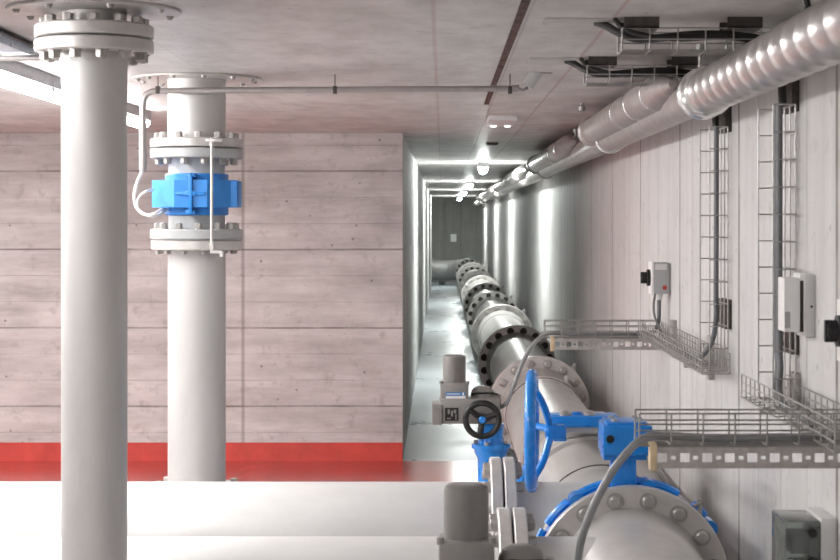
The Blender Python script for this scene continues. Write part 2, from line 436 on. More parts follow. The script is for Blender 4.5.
# valve with the handwheel
e = thing('butterfly_valve', 'blue butterfly valve with large blue handwheel, behind the tee section', 'valve', (PX, 9.06, 0), VAL)
bm = B(); lathe(bm, O(0), AY, [(9.0, .405), (9.01, .425), (9.11, .425), (9.12, .405)], 64)
box(bm, (.60, 8.99, 1.0), (.86, 9.11, 1.07), .015); box(bm, (.63, 8.9, 1.04), (.84, 9.1, 1.09), .01); box(bm, (.58, 8.46, 1.088), (.87, 9.1, 1.126), .01)
obj('valve_body', bm, M['flange_bright'], e)
bm = B()
tube(bm, [O(8.97)+Vector((math.cos(math.radians(a)), 0, math.sin(math.radians(a))))*.432 for a in range(140, 216, 4)], .03, 10); obj('body_rib', bm, M['blue'], e)
bm = B(); box(bm, (.53, 8.42, 1.122), (.875, 8.60, 1.178), .012); rod(bm, (.675, 8.5, 1.15), (.675, 8.5, 1.19), .025, 16)
g = obj('gearbox', bm, M['blue'], e)
for x in (.615, .735):
    bm = B(); lathe(bm, (x, 8.47, 1.172), (0, 0, 1), [(0, .03), (.012, .03), (.026, .018), (.03, .006)], 16); obj('gearbox_screw', bm, M['bolt'], g)
HW, HR = Vector((.405, 7.66, 1.20)), .278
rz = Matrix.Rotation(math.radians(-5), 3, 'Z')
def hw(t, r, dx): return HW + rz @ Vector((dx, math.cos(t)*r, math.sin(t)*r))
bm = B(); box(bm, (.545, 8.32, 1.065), (.61, 8.46, 1.13), .008)
tube(bm, spline([hw(0, 0, .09), (.52, 7.8, 1.195), (.55, 8.1, 1.16), (.575, 8.36, 1.10)], 6), .02, 12); box(bm, hw(0, 0, .08)-Vector((.01, .035, .035)), hw(0, 0, .12)+Vector((.03, .035, .03)), .008)
obj('worm_shaft', bm, M['blue'], e)
bm = B()
tube(bm, [hw(2*PI*k/64, HR-.026, 0) for k in range(64)], .026, 16, True)
for k in range(3):
    t = PI/2 + k*2*PI/3 + .5
    tube(bm, spline([hw(t, HR-.03, 0), hw(t, HR*.55, .05), hw(t, .02, .085)], 6), .017, 10)
lathe(bm, hw(0, 0, .06), rz @ Vector((1, 0, 0)), [(0, .03), (.01, .036), (.05, .036), (.06, .03)], 20)
obj('handwheel', bm, M['blue'], e)

# sections beyond
e = spool(9.122, 14.2, 'grey pipe section running from the handwheel valve to a wide conical flange hub', nmat='flange_bright', hub_far=.328, hl=.42, fmat='flange_bright',
          seams=(9.3, 13.43), grp='sections of the big pipeline'); stand(e, 11.5)
bm = B(); disc(bm, O(13.46), AY, 0, .03, PR+.012, .004, 64)
t = math.radians(58); p = O(13.475)+Vector((math.cos(t), 0, math.sin(t)))*(PR+.02); box(bm, p-Vector((.015, .02, .01)), p+Vector((.015, .02, .045)), .004)
obj('clamp_band', bm, M['flange_bright'], e)
ends = [14.2, 18.4, 22.9, 27.0, 30.8, 34.8, 38.4, 42.0, 46.0, 50.0]
dark = {18.4: 'bolt_dark', 27.0: 'bolt_dark', 30.8: 'bolt_dark', 42.0: 'bolt_dark', 50.0: 'bolt_dark'}
words = ['first', 'second', 'third', 'fourth', 'fifth', 'sixth', 'seventh', 'eighth', 'ninth']
for k, (y0, y1) in enumerate(zip(ends, ends[1:])):
    lab = 'grey pipe section with a dark-bolted flange, just inside the tunnel mouth' if k == 0 else 'grey flanged pipe section in the tunnel, %s beyond the tunnel mouth' % words[k]
    e = spool(y0+.001, y1, lab, fb=dark.get(y1, 'bolt'), fmat='flange_bright' if k % 2 == 0 else 'flange',
              seams=(y0+.38, y1-.42), hub_far=.34)
    stand(e, (y0+y1)/2)
# the pipe across the far end
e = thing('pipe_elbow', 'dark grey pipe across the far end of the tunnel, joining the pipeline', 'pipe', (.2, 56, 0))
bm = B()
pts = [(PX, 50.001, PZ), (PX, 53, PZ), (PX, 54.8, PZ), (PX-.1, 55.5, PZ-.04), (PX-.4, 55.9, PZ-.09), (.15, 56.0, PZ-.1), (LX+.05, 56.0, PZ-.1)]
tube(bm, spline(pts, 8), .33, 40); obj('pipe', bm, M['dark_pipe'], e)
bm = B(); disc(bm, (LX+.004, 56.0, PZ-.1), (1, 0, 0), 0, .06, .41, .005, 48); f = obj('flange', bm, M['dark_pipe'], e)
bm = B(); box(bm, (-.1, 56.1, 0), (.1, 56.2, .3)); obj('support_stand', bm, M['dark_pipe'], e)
bm = B(); a = at(453.5, 238, 29.1); box(bm, (a.x-.1, YE-.09, a.z-.13), (a.x+.1, YE+.003, a.z+.13), .01)
tag(obj('junction_box', bm, M['white']), 'small white box high on the dark end wall of the tunnel', 'junction box')

# ------------------------------------------------------------------ vertical pipes
def ceiling_plate(parent, x, y, R, mat, n):
    bm = B(); disc(bm, (x, y, H), (0, 0, -1), 0, .012, R, .003, 72); f = obj('ceiling_plate', bm, mat, parent)
    bolts(f, (x, y, H-.012), (0, 0, -1), n, R-.035, .011, .014, M['bolt'], 'cap')
def hflange(parent, x, y, z0, z1, R, mat, n, rc, r, h, up=None, kind='nut'):
    f = flange(parent, (x, y, 0), (0, 0, 1), z0, z1, R, mat)
    if up is not None: bolts(f, (x, y, z1 if up else z0), (0, 0, 1 if up else -1), n, rc, r, h, M['bolt'], kind, .35)
    return f
# near riser
x, y = -1.282, 6.27
e = thing('ceiling_nozzle', 'flanged pipe stub with round ceiling plate above the nearest vertical pipe', 'pipe stub', (x, y, H), 'flanged stubs hanging from the ceiling')
bm = B(); rod(bm, (x, y, 2.82), (x, y, H), .118, 64); obj('pipe', bm, M['flange'], e)
ceiling_plate(e, x, y, .318, M['flange'], 8)
hflange(e, x, y, 2.817, 2.866, .217, M['flange_bright'], 12, .178, .021, .028, True)
e = thing('riser_pipe', 'nearest vertical grey pipe at the left, hanging from a bolted flange', 'pipe', (x, y, 0), 'vertical pipes at the left')
bm = B(); lathe(bm, (x, y, 0), (0, 0, 1), [(0, .12), (2.70, .12), (2.73, .124), (2.766, .124)], 72); obj('pipe', bm, M['pipe_v'], e)
hflange(e, x, y, 2.764, 2.812, .217, M['flange_bright'], 12, .178, .021, .03, False)
# far riser
x, y = -1.34, 9.29
e = thing('ceiling_nozzle', 'wide pipe stub with round ceiling plate above the blue flow meter', 'pipe stub', (x, y, H), 'flanged stubs hanging from the ceiling')
bm = B(); lathe(bm, (x, y, 0), (0, 0, 1), [(2.55, .157), (2.905, .157), (2.906, .161), (H, .161)], 72); obj('pipe', bm, M['pipe_v'], e)
ceiling_plate(e, x, y, .352, M['flange_bright'], 12)
hflange(e, x, y, 2.543, 2.592, .252, M['flange_bright'], 12, .208, .021, .032, True)
e = thing('flow_meter', 'blue octagonal flow meter between flanges in the vertical pipe', 'flow meter', (x, y, 2.04))
bm = B(); rod(bm, (x, y, 2.045), (x, y, 2.535), .153, 64); obj('meter_tube', bm, M['flange_grey'], e)
hflange(e, x, y, 2.484, 2.537, .252, M['flange_grey'], 12, .208, .021, .032, False)
hflange(e, x, y, 2.045, 2.10, .252, M['flange_grey'], 12, .208, .021, .034, True)
bm = B(); lathe(bm, (x, y, 0), (0, 0, 1), [(2.176, .168), (2.182, .172), (2.395, .172), (2.401, .168)], 48)
w = .230; c = .088
oc = [(-c, -w), (c, -w), (w, -c), (w, c), (c, w), (-c, w), (-w, c), (-w, -c)]
lo = [bm.verts.new((x+p, y+q, 2.218)) for p, q in oc]; hi = [bm.verts.new((x+p, y+q, 2.365)) for p, q in oc]
for i in range(8):
    j = (i+1) % 8; bm.faces.new((lo[i], lo[j], hi[j], hi[i]))
bm.faces.new(hi); bm.faces.new(list(reversed(lo)))
coil = obj('coil_housing', bm, M['blue_light'], e)
bm = B(); box(bm, (x-.01, y-w-.02, 2.19), (x+.01, y-w+.05, 2.40), .004); box(bm, (x-.078, y-w-.012, 2.283), (x+.078, y-w+.01, 2.299), .004)
box(bm, (x-.03, y-w-.016, 2.278), (x+.03, y-w+.01, 2.304), .005)
for s in (-1, 1): box(bm, (x-.025, y-w-.01, 2.291+s*.1-.01), (x+.025, y-.15, 2.291+s*.1+.01), .004)
obj('cross_rib', bm, M['blue_light'], coil)
bm = B(); box(bm, (x+w-.03, y-c-.03, 2.222), (x+w+.004, y-c-.02, 2.361)); box(bm, (x+w-.002, y-c, 2.222), (x+w+.006, y+c, 2.361), .002); obj('end_plate', bm, M['blue_light'], coil)
bm = B(); rx = x + .118; rod(bm, (rx, y-.272, 1.975), (rx, y-.272, 2.585), .008, 10)
box(bm, (rx-.03, y-.285, 2.565), (rx+.06, y-.24, 2.58), .003); box(bm, (rx-.012, y-.275, 2.54), (rx+.012, y-.245, 2.57), .002)
box(bm, (rx-.012, y-.28, 1.99), (rx+.012, y-.245, 2.03), .003); rod(bm, (rx, y-.272, 1.98), (rx+.055, y-.272, 1.978), .010, 10); rod(bm, (rx+.055, y-.272, 1.955), (rx+.055, y-.272, 1.985), .012, 10)
obj('earthing_rod', bm, M['flange_bright'], e)
e = thing('riser_pipe', 'vertical grey pipe below the blue flow meter, standing behind the white horizontal pipe', 'pipe', (x, y, 0), 'vertical pipes at the left')
bm = B(); lathe(bm, (x, y, 0), (0, 0, 1), [(0.0, .157), (1.98, .157), (2.01, .16), (2.04, .16)], 72); obj('pipe', bm, M['pipe_v'], e)
hflange(e, x, y, 1.988, 2.041, .248, M['flange_bright'], 12, .208, .019, .022, False)
f = hflange(e, x, y, .66, .70, .25, M['flange_bright'], 8, .205, .02, .03, True)

# ------------------------------------------------------------------ conduits, trunking, small ceiling things at the left
e = thing('conduit', 'thin steel conduit under the ceiling, bent down beside the blue flow meter', 'conduit', (-.5, 9.05, 2.85))
s = 188.0; yy = F/s
bm = B(); pts = [at(143, 170, s), at(143, 130, s), at(143.2, 106, s), at(145, 97, s), at(150, 92.5, s), at(158, 91.3, s), at(200, 90.5, s), at(350, 89.5, s), at(512, 88.5, s)]
tube(bm, spline(pts, 6), .016, 12); obj('pipe', bm, M['conduit'], e)
bm = B(); a = at(143, 170, s); rod(bm, a, a+Vector((0, 0, .25)), .021, 14); obj('sleeve', bm, M['conduit'], e); bm = B(); rod(bm, at(512, 88.5, s), at(519, 88.5, s), .019, 12); obj('sleeve', bm, M['conduit'], e)
for px in (158, 335, 510):
    a = at(px, 90, s); bm = B(); box(bm, (a.x-.011, a.y-.02, a.z-.02), (a.x+.011, a.y+.02, a.z+.02), .003); rod(bm, (a.x, a.y, a.z+.01), (a.x, a.y, H), .003, 8)
    obj('pipe_clip', bm, M['channel_dark'], e)
bm = B(); s2 = 189.0
tube(bm, spline([at(142.5, 169, s), at(141, 174, s), at(137, 183, s2), at(134.5, 195, s2), at(136, 206, s2), at(142, 213, s2), at(152, 216, s2), at(160, 214, 186), at(166, 209, 185)], 8), .009, 8)
tube(bm, spline([at(153, 190, 186), at(147, 191, s2), at(140, 196, s2), at(137, 203, s2), at(139, 211, s2), at(146, 215, s2), at(156, 213, s2), at(163, 208.5, 185)], 8), .007, 8)
tag(obj('signal_cable', bm, M['cable_white']), 'white cable looping from the bent conduit to the blue flow meter', 'cable')
# angled sensor at the right end of the conduit
e = thing('ceiling_sensor', 'small tilted cylinder on ceiling at the right end of the thin conduit', 'sensor', at(545, 66, 190))
p, q = at(527.5, 86.5, 190), at(542, 64, 190)
bm = B(); rod(bm, p, q, .034, 24); rod(bm, q, q+(q-p).normalized()*.03, .042, 24); obj('barrel', bm, M['housing'], e)
bm = B(); rod(bm, q+(q-p).normalized()*.028, q+(q-p).normalized()*.04, .03, 20); obj('dark_cap', bm, M['black'], e)
bm = B(); box(bm, (q.x-.02, q.y-.03, q.z), (q.x+.05, q.y+.03, H), .004); rod(bm, (q.x+.03, q.y-.05, q.z+.02), (q.x+.09, q.y-.05, q.z+.02), .01, 10); obj('bracket', bm, M['conduit'], e)
bm = B(); tube(bm, spline([at(519, 88.5, 188), at(523, 90, 189), at(527, 88, 190)], 5), .008, 8); obj('cable_end', bm, M['cable'], e)
for px0, px1, y0, y1, w in ((545, 618, 6.52, 6.84, 'nearer'), (530, 586, 8.12, 8.42, 'farther')):
    s = F/y0; x0, x1 = (px0-VX)/s, (px1-VX)/s
    bm = B(); box(bm, (x0, y0, H-.006), (x1, y1, H), .001)
    tag(obj('ceiling_panel', bm, M['ceil_plate']), 'flat pale plate on ceiling beside the %s ceiling cable basket' % w, 'ceiling panel', 'pale cover plates on the ceiling')
a = at(501, 121, 131)
bm = B(); box(bm, (a.x-.105, a.y-.4, H-.04), (a.x+.105, a.y+.4, H), .008)
cb = tag(obj('ceiling_box', bm, M['box_pale']), 'pale flat box on the ceiling just before the tunnel mouth', 'ceiling box')
for dx in (-.05, .06):
    bm = B(); lathe(bm, (a.x+dx, a.y+.3, H-.04), (0, 0, -1), [(0, .026), (.006, .026), (.012, .016)], 16); o = obj('bright_spot', bm, M['bright_spot']); o.parent = cb  # two small emissive discs under the box
a = at(492, 143.5, 99); bm = B(); box(bm, (a.x-.06, a.y-.15, H-.012), (a.x+.06, a.y+.15, H))
for k in range(5): box(bm, (a.x-.05, a.y-.12+k*.05, H-.02), (a.x+.05, a.y-.1+k*.05, H-.01))
tag(obj('ceiling_vent', bm, M['channel_dark']), 'small dark rectangular vent in the tunnel ceiling before the first tunnel lamp', 'vent')
e = thing('cable_trunking', 'blue grey steel trunking under the ceiling at the upper left corner', 'trunking', (-1.83, 7.0, 2.88))
bm = B(); box(bm, (-1.88, 3.5, 2.865), (-1.78, 7.75, 2.90), .004); obj('body', bm, M['trunk'], e)
bm = B(); box(bm, (-1.885, 3.5, 2.90), (-1.775, 7.75, 2.912), .003); obj('lid', bm, M['channel_dark'], e)
bm = B()
for k in range(4): rod(bm, (-1.83, 4+k*1.15, 2.91), (-1.83, 4+k*1.15, H), .008, 8)
obj('hanger', bm, M['bolt'], e)
bm = B(); rod(bm, (-4.2, 7.35, 2.848), (-1.52, 7.35, 2.85), .013, 12)
for x_ in (-4.1, -3.0, -1.6): rod(bm, (x_, 7.35, 2.85), (x_, 7.35, H), .006, 8)
tag(obj('thin_pipe', bm, M['conduit']), 'thin pinkish steel pipe crossing below the blue grey trunking', 'pipe')

# ------------------------------------------------------------------ ventilation duct
DX, DZ, DR = 1.15, 2.706, .088
def DO(y): return Vector((DX, y, DZ))
e = thing('ventilation_duct', 'long silver ventilation duct under the ceiling along the right wall', 'duct', (DX, 8, H))
bm = B(); pr = []; y = 1.2
while y < 7.25:
    pr += [(y, DR), (y+.070, DR), (y+.082, DR+.004), (y+.092, DR+.0085), (y+.108, DR+.0085), (y+.118, DR+.004), (y+.130, DR)]; y += .2
lathe(bm, DO(0), AY, pr, 56); obj('spiral_tube', bm, M['duct'], e)
bm = B(); lathe(bm, DO(0), AY, [(7.30, .098), (7.31, .110), (7.40, .110), (7.41, .104), (7.47, .104), (7.48, .114), (7.52, .114), (7.53, .10)], 48)
obj('coupling', bm, M['duct_rim'], e)
bm = B(); lathe(bm, DO(0), AY, [(7.3, DR-.004), (YE-1.0, DR-.004)], 48); obj('lower_tube', bm, M['duct_soft'], e)
sl = [(7.6, 12.0), (13.9, 19.2), (21.4, 32.0), (34.5, 48.0)]
UX, UZ, UR = 1.06, 2.775, .088
def UO(y): return Vector((UX, y, UZ))
for a0, a1 in sl:
    bm = B(); b0 = a0+(.7 if a0 < 8 else .3); lathe(bm, UO(0), AY, [(b0-.5, .02), (b0-.12, UR*.8), (b0, UR), (a1, UR)], 48)
    q = obj('sleeve', bm, M['duct_soft'], e)
    bm = B(); lathe(bm, UO(0), AY, [(a1-.09, UR+.004), (a1-.08, UR+.018), (a1, UR+.018), (a1+.01, UR+.004)], 48)
    obj('collar', bm, M['duct_soft'], q)
    for k in (1, 2, 3):
        bm = B(); disc(bm, UO(0), AY, a0+(a1-a0)*k*.17, a0+(a1-a0)*k*.17+.025, UR+.004, .002); obj('band', bm, M['duct_rim'], q)
    bm = B(); disc(bm, DO(0), AY, a1-.42, a1-.36, DR+.016, .006); obj('coupling', bm, M['duct_rim'], e)
for k, yy in enumerate((7.5, 11.0, 14.5, 18, 22, 26, 31, 37, 44, 51)):
    bm = B(); rod(bm, (DX-.01, yy, DZ+DR-.005), (DX-.01, yy, H), .010, 10); rod(bm, (DX-.01, yy, H-.03), (DX-.01, yy, H), .02, 10); obj('hanger_rod', bm, M['bolt'], e)
bm = B(); lathe(bm, (.93, 11.3, 0), (0, 0, 1), [(H-.055, .008), (H-.05, .022), (H-.02, .028), (H-.012, .012), (H, .012)], 16)
tag(obj('ceiling_anchor', bm, M['bolt']), 'small bright round anchor on the ceiling beside the duct sleeve', 'anchor')
e = thing('pipe_hanger', 'pair of black straps above the duct at the top right corner', 'hanger', (1.24, 5.3, H))
for px0, px1 in ((798, 808), (827, 823)):
    bm = B(); a0, a1 = at(px0, -24, 315), at(px1, 12, 315)
    a0.z = H
    tube(bm, spline([a0, (a0+a1)/2+Vector((.004, 0, 0)), a1, a1+Vector((.0, .03, -.03))], 6), .013, 8); obj('strap', bm, M['black'], e)
bm = B(); box(bm, (at(790, 0, 315).x, F/315-.03, H-.01), (at(832, 0, 315).x, F/315+.03, H), .002); obj('mounting_plate', bm, M['channel_dark'], e)

# ------------------------------------------------------------------ wire baskets
def basket(bm, o, l, w, u, L, W, Hh, r=.0028, n_w=5, n_h=3, pitch=.1):
    """wire tray: o = corner, l along, w across, u side height"""
    o, l, w, u = Vector(o), Vector(l), Vector(w), Vector(u)
    for k in range(n_w): p = o + w*(W*k/(n_w-1)); rod(bm, p, p+l*L, r, 6)
    for s in (0, 1):
        for k in range(1, n_h): p = o + w*(W*s) + u*(Hh*k/(n_h-1)); rod(bm, p, p+l*L, r, 6)
    n = int(round(L/pitch)); 
    for k in range(n+1):
        p = o + l*(L*k/n)
        rod(bm, p, p+u*Hh, r, 6); rod(bm, p+w*W, p+w*W+u*Hh, r, 6); rod(bm, p, p+w*W, r, 6)
def perforated(bm, x0, x1, y, z0, z1, pitch=.0735):
    """channel face with alternating square and small holes, flanges top and bottom"""
    t = .003; x = x0; mid = (z0+z1)/2
    box(bm, (x0, y, z1-.002), (x1, y+.04, z1)); box(bm, (x0, y, z0), (x1, y+.04, z0+.002))
    box(bm, (x0, y, z0), (x1, y+t, mid-.015)); box(bm, (x0, y, mid+.015), (x1, y+t, z1))
    x = x0
    while x < x1-.001:
        xe = min(x+pitch, x1)
        a, b_, c_, d = x+.004, x+.036, x+.048, x+.064
        for p, q in ((x, a), (b_, c_), (d, xe)):
            if q > p and p < x1: box(bm, (p, y, mid-.016), (min(q, x1), y+t, mid+.016))
        if c_ < x1:
            box(bm, (c_, y, mid-.016), (min(d, x1), y+t, mid-.006)); box(bm, (c_, y, mid+.006), (min(d, x1), y+t, mid+.016))
        x = xe
def cross_tray(yc, label):
    e = thing('cable_tray', label, 'cable tray', (1.0, yc, 1.34), 'wire cable trays crossing from the wall to the valves')
    bm = B(); basket(bm, (.645, yc, 1.412), (1, 0, 0), (0, 1, 0), (0, 0, 1), .73, .12, .105, .0032, 4, 4); obj('wire_basket', bm, M['wire'], e)
    bm = B(); perforated(bm, .70, WX-.002, yc, 1.338, 1.408); obj('support_channel', bm, M['channel'], e)
    bm = B(); box(bm, (.680, yc-.006, 1.330), (.703, yc+.05, 1.420), .004); obj('end_cap', bm, M['tan'], e, 'tan end cap')
    return e
t1 = cross_tray(10.63, 'wire cable tray in the middle distance, reaching over the pipeline to the wall')
dup(t1, (0, 5.556-10.63, 0), 'nearest wire cable tray above perforated channel, beside the blue gearbox block')
# horizontal baskets on the wall
def wall_tray(y0, y1, label):
    e = thing('cable_tray', label, 'cable tray', (1.3, (y0+y1)/2, 1.41), 'wire cable trays along the right wall')
    bm = B(); basket(bm, (1.225, y0, 1.425), (0, 1, 0), (1, 0, 0), (0, 0, 1), y1-y0, .13, .095, .003, 4, 4); obj('wire_basket', bm, M['wire'], e)
    for k, yy in enumerate((y0+(y1-y0)*.25, y1-(y1-y0)*.22)):
        bm = B(); box(bm, (1.352, yy-.05, 1.34), (WX-.001, yy+.05, 1.56), .002); box(bm, (1.23, yy-.02, 1.40), (1.36, yy+.02, 1.422), .002)
        for j in range(4): rod(bm, (1.351, yy, 1.37+j*.05), (1.349, yy, 1.37+j*.05), .011, 10)
        obj('wall_bracket', bm, M['channel'], e)
    return e
wall_tray(8.0, 10.60, 'wire cable tray on the right wall below the grey switch box')
wall_tray(5.3, 6.95, 'wire cable tray on the right wall at the right edge of the photo')
# vertical baskets
def wall_ladder(yc, z0, z1, label):
    e = thing('cable_basket', label, 'cable basket', (1.34, yc, z0), 'vertical wire baskets on the right wall')
    bm = B(); basket(bm, (1.345, yc-.15, z0), (0, 0, 1), (0, 1, 0), (-1, 0, 0), z1-z0, .3, .085, .003, 4, 2, .104); obj('wire_basket', bm, M['wire'], e)
    for a, b_ in ((z1-.02, H-.02), (z0+.19, z0+.33)):
        bm = B(); box(bm, (1.349, yc-.06, a), (WX-.001, yc+.15, b_), .002)
        n = max(2, int((b_-a)/.05))
        for j in range(n):
            for q in (-.01, .10): rod(bm, (1.3495, yc+q, a+.03+j*.05), (1.347, yc+q, a+.03+j*.05), .012, 10)
        obj('mounting_channel', bm, M['channel_dark'], e, 'dark mounting channel')
    return e
wall_ladder(8.15, 1.44, 2.59, 'vertical wire basket on the wall, farther one, above the middle wall tray')
wall_ladder(6.62, 1.44, 2.59, 'vertical wire basket on the wall, nearer one, behind the white wall box')
# ceiling baskets
def ceiling_basket(yc, x0, x1, label):
    e = thing('cable_basket', label, 'cable basket', ((x0+x1)/2, yc, H), 'wire baskets hung across the ceiling')
    bm = B(); basket(bm, (x0, yc-.07, 2.80), (1, 0, 0), (0, 1, 0), (0, 0, 1), x1-x0, .16, .085, .0032, 4, 3, .103); obj('wire_basket', bm, M['wire'], e)
    for xx in (x0+.005, x0+.40):
        bm = B(); box(bm, (xx, yc-.09, 2.884), (xx+.135, yc+.10, 2.89)); box(bm, (xx, yc-.09, 2.884), (xx+.135, yc-.086, H)); box(bm, (xx, yc+.096, 2.884), (xx+.135, yc+.10, H))
        for j in range(4): rod(bm, (xx+.02+j*.03, yc-.0905, 2.905), (xx+.02+j*.03, yc-.0925, 2.905), .009, 10)
        obj('mounting_channel', bm, M['channel_dark'], e, 'dark mounting channel')
    return e
ceiling_basket(8.15, .69, 1.33, 'wire basket under the ceiling, farther of two beside the silver duct')
ceiling_basket(6.58, .69, 1.33, 'wire basket under the ceiling, nearer of two beside the silver duct')
# cables in the baskets
def cable(pts, r, mat, label, grp, n=8):
    bm = B(); tube(bm, spline(pts, n), r, 10); return tag(obj('cable', bm, mat), label, 'cable', grp)
for yc, w in ((8.15, 'farther'), (6.55, 'nearer')):
    g = 'black cables along the ceiling baskets'
    cable([(.60, yc+.09, H-.002), (.64, yc+.07, 2.905), (.70, yc+.03, 2.868), (.78, yc+.02, 2.85), (1.0, yc+.02, 2.868), (1.14, yc+.02, 2.862), (1.24, yc, 2.84), (1.30, yc, 2.77), (1.312, yc, 2.6)], .016, M['cable_black'],
          'thick black cable lying in the %s ceiling basket and bending into the wall basket' % w, g)
    cable([(.66, yc-.03, H-.002), (.69, yc-.03, 2.89), (.75, yc-.03, 2.865), (.9, yc-.02, 2.845), (1.1, yc-.03, 2.85), (1.25, yc-.03, 2.82)], .010, M['cable_black'],
          'thinner black cable lying in the %s ceiling basket' % w, g)
gv = 'grey cables down the wall baskets'
cable([(1.312, 8.13, 2.6), (1.312, 8.13, 2.2), (1.312, 8.14, 1.8), (1.312, 8.15, 1.66), (1.30, 8.2, 1.56), (1.27, 8.35, 1.475), (1.27, 8.7, 1.447), (1.28, 9.6, 1.447), (1.28, 10.3, 1.447), (1.22, 10.6, 1.447)], .0125, M['cable'],
      'thick dark cable down the farther wall basket into the middle wall tray', gv)
for k, (dx, dy) in enumerate(((0, .13), (.0, .08))):
    cable([(1.312, 6.53+dy, 2.6), (1.312, 6.53+dy, 2.2), (1.312, 6.53+dy, 1.7), (1.31, 6.50+dy, 1.58), (1.29, 6.42+dy, 1.50), (1.27, 6.2+dy, 1.46), (1.28, 5.9+dy, 1.446), (1.26, 5.7+dy, 1.446)], .0125, M['cable'],
          'thick dark cable down the nearer wall basket, %s of its pair' % ('far side' if k == 0 else 'near side'), gv)
for d, w, wl in ((0, 10.66, 'middle tray to the far grey valve actuator'), (-5.074, 5.6, 'nearest tray to the foreground valve actuator')):
    s = F/10.63
    yy = 10.66+d
    pts = [(1.30, yy+.05, 1.43), (1.1, yy, 1.436), (.9, yy, 1.434), (.74, yy, 1.44), (.655, yy-.02, 1.437), (.57, yy-.05, 1.375), (.50, yy-.08, 1.26), (.445, yy-.10, 1.12), (.40, yy-.08, 1.01), (.34, yy-.03, .97)]
    if d: pts = [(1.30, yy+.05, 1.43), (1.1, yy, 1.436), (.9, yy, 1.434), (.74, yy, 1.44), (.66, yy-.02, 1.435), (.575, yy-.05, 1.36), (.50, yy-.06, 1.235), (.455, yy-.06, 1.12), (.425, yy-.05, .99), (.34, yy-.03, .93)]
    cable(pts, .0135, M['cable_mid'], 'grey cable arching from the %s' % wl, 'grey cables arching down to the actuators')

# ------------------------------------------------------------------ actuators
ay = 10.63
e = thing('valve_actuator', 'far grey valve actuator with black handwheel on a blue valve stem', 'valve actuator', (.307, ay, 0), 'grey motor actuators on blue valve stems')
bm = B(); lathe(bm, (.077, ay, 0), (0, 0, 1), [(1.13, .072), (1.285, .072), (1.30, .068), (1.308, .055), (1.31, .03)], 40)
obj('motor_cover', bm, M['act'], e)
bm = B(); box(bm, (-.012, ay-.09, 1.02), (.165, ay+.09, 1.14), .02)
for sx in (-.005, .158): rod(bm, (sx, ay-.075, 1.13), (sx, ay-.075, 1.152), .012, 12)
box(bm, (-.02, ay-.11, .885), (.36, ay+.12, 1.045), .025)
hd = obj('actuator_body', bm, M['act_light'], e)
bm = B(); box(bm, (-.062, ay-.13, .882), (.0, ay+.1, 1.01), .008); rod(bm, (-.045, ay-.137, .985), (-.045, ay-.128, .985), .01, 10); obj('terminal_cover', bm, M['act_light'], e)
bm = B(); lathe(bm, (.255, ay+.03, 0), (0, 0, 1), [(1.0, .075), (1.07, .075), (1.095, .06), (1.108, .035), (1.11, .01)], 32); box(bm, (.27, ay-.02, .96), (.37, ay+.14, 1.055), .02); obj('gear_housing', bm, M['act_light'], e)
bm = B(); tube(bm, spline([(.185, ay-.02, 1.06), (.22, ay-.055, 1.074), (.26, ay-.06, 1.073), (.31, ay-.045, 1.072), (.345, ay+.01, 1.06)], 5), .006, 6); obj('lid_seal', bm, M['black'], e)
bm = B(); box(bm, (.024, ay-.0925, 1.012), (.145, ay-.089, 1.059)); nm = obj('name_plate', bm, M['paper'], e, 'white lower half of the label')
bm = B(); box(bm, (.024, ay-.0925, 1.06), (.145, ay-.089, 1.083)); obj('label_band', bm, M['label_blue'], nm)
bm = B(); box(bm, (.030, ay-.094, 1.069), (.112, ay-.0915, 1.074)); box(bm, (.126, ay-.094, 1.063), (.137, ay-.0915, 1.080)); obj('label_print', bm, M['paper'], nm)
bm = B(); box(bm, (.019, ay-.113, .908), (.102, ay-.108, .988)); wd = obj('indicator_window', bm, M['black'], e)
bm = B()
for k, (u0, u1, w0, w1) in enumerate(((.035, .048, .95, .978), (.055, .068, .935, .97), (.072, .088, .955, .976), (.082, .09, .915, .95), (.03, .055, .918, .926))): box(bm, (u0, ay-.1145, w0), (u1, ay-.1125, w1))
obj('indicator_mark', bm, M['act_light'], wd)
wc = Vector((.247, ay-.20, .925))
bm = B(); tube(bm, [wc+Vector((math.cos(2*PI*k/56)*.102, 0, math.sin(2*PI*k/56)*.102)) for k in range(56)], .019, 12, True)
for k in range(3):
    t = math.radians(142+120*k); d = Vector((math.cos(t), 0, math.sin(t)))
    rod(bm, wc+d*.01+Vector((0, .012, 0)), wc+d*.1, .021, 10, .016)
rod(bm, wc+Vector((0, -.01, 0)), wc+Vector((0, .10, 0)), .03, 20)
hwl = obj('handwheel', bm, M['black'], e)
bm = B(); lathe(bm, wc, (0, -1, 0), [(0, .022), (.016, .022), (.022, .014)], 20); obj('hub_cap', bm, M['blue'], hwl, 'blue hub cap')
bm = B(); lathe(bm, (.307, ay, 0), (0, 0, 1), [(.36, .085), (.66, .085), (.70, .105), (.725, .105), (.726, .122), (.752, .122), (.755, .085), (.80, .075), (.88, .08)], 40)
for k in range(4):
    t = PI/4+k*PI/2; box(bm, (.307+math.cos(t)*.075-.012, ay+math.sin(t)*.075-.012, .75), (.307+math.cos(t)*.075+.012, ay+math.sin(t)*.075+.012, .86), .003)
st = obj('valve_stem', bm, M['blue'], e)
bm = B()
for k in range(4):
    t = PI/4+k*PI/2+.5; rod(bm, (.307+math.cos(t)*.10, ay+math.sin(t)*.10, .752), (.307+math.cos(t)*.10, ay+math.sin(t)*.10, .772), .013, 6)
obj('stem_bolt', bm, M['bolt'], st)
bm = B(); lathe(bm, (.307, ay, .22), (0, 1, 0), [(-.09, .17), (-.085, .2), (.085, .2), (.09, .17)], 40); box(bm, (.22, ay-.08, 0), (.39, ay+.08, .06)); box(bm, (.24, ay-.06, .3), (.37, ay+.06, .4), .02); obj('valve_body', bm, M['blue'], e)
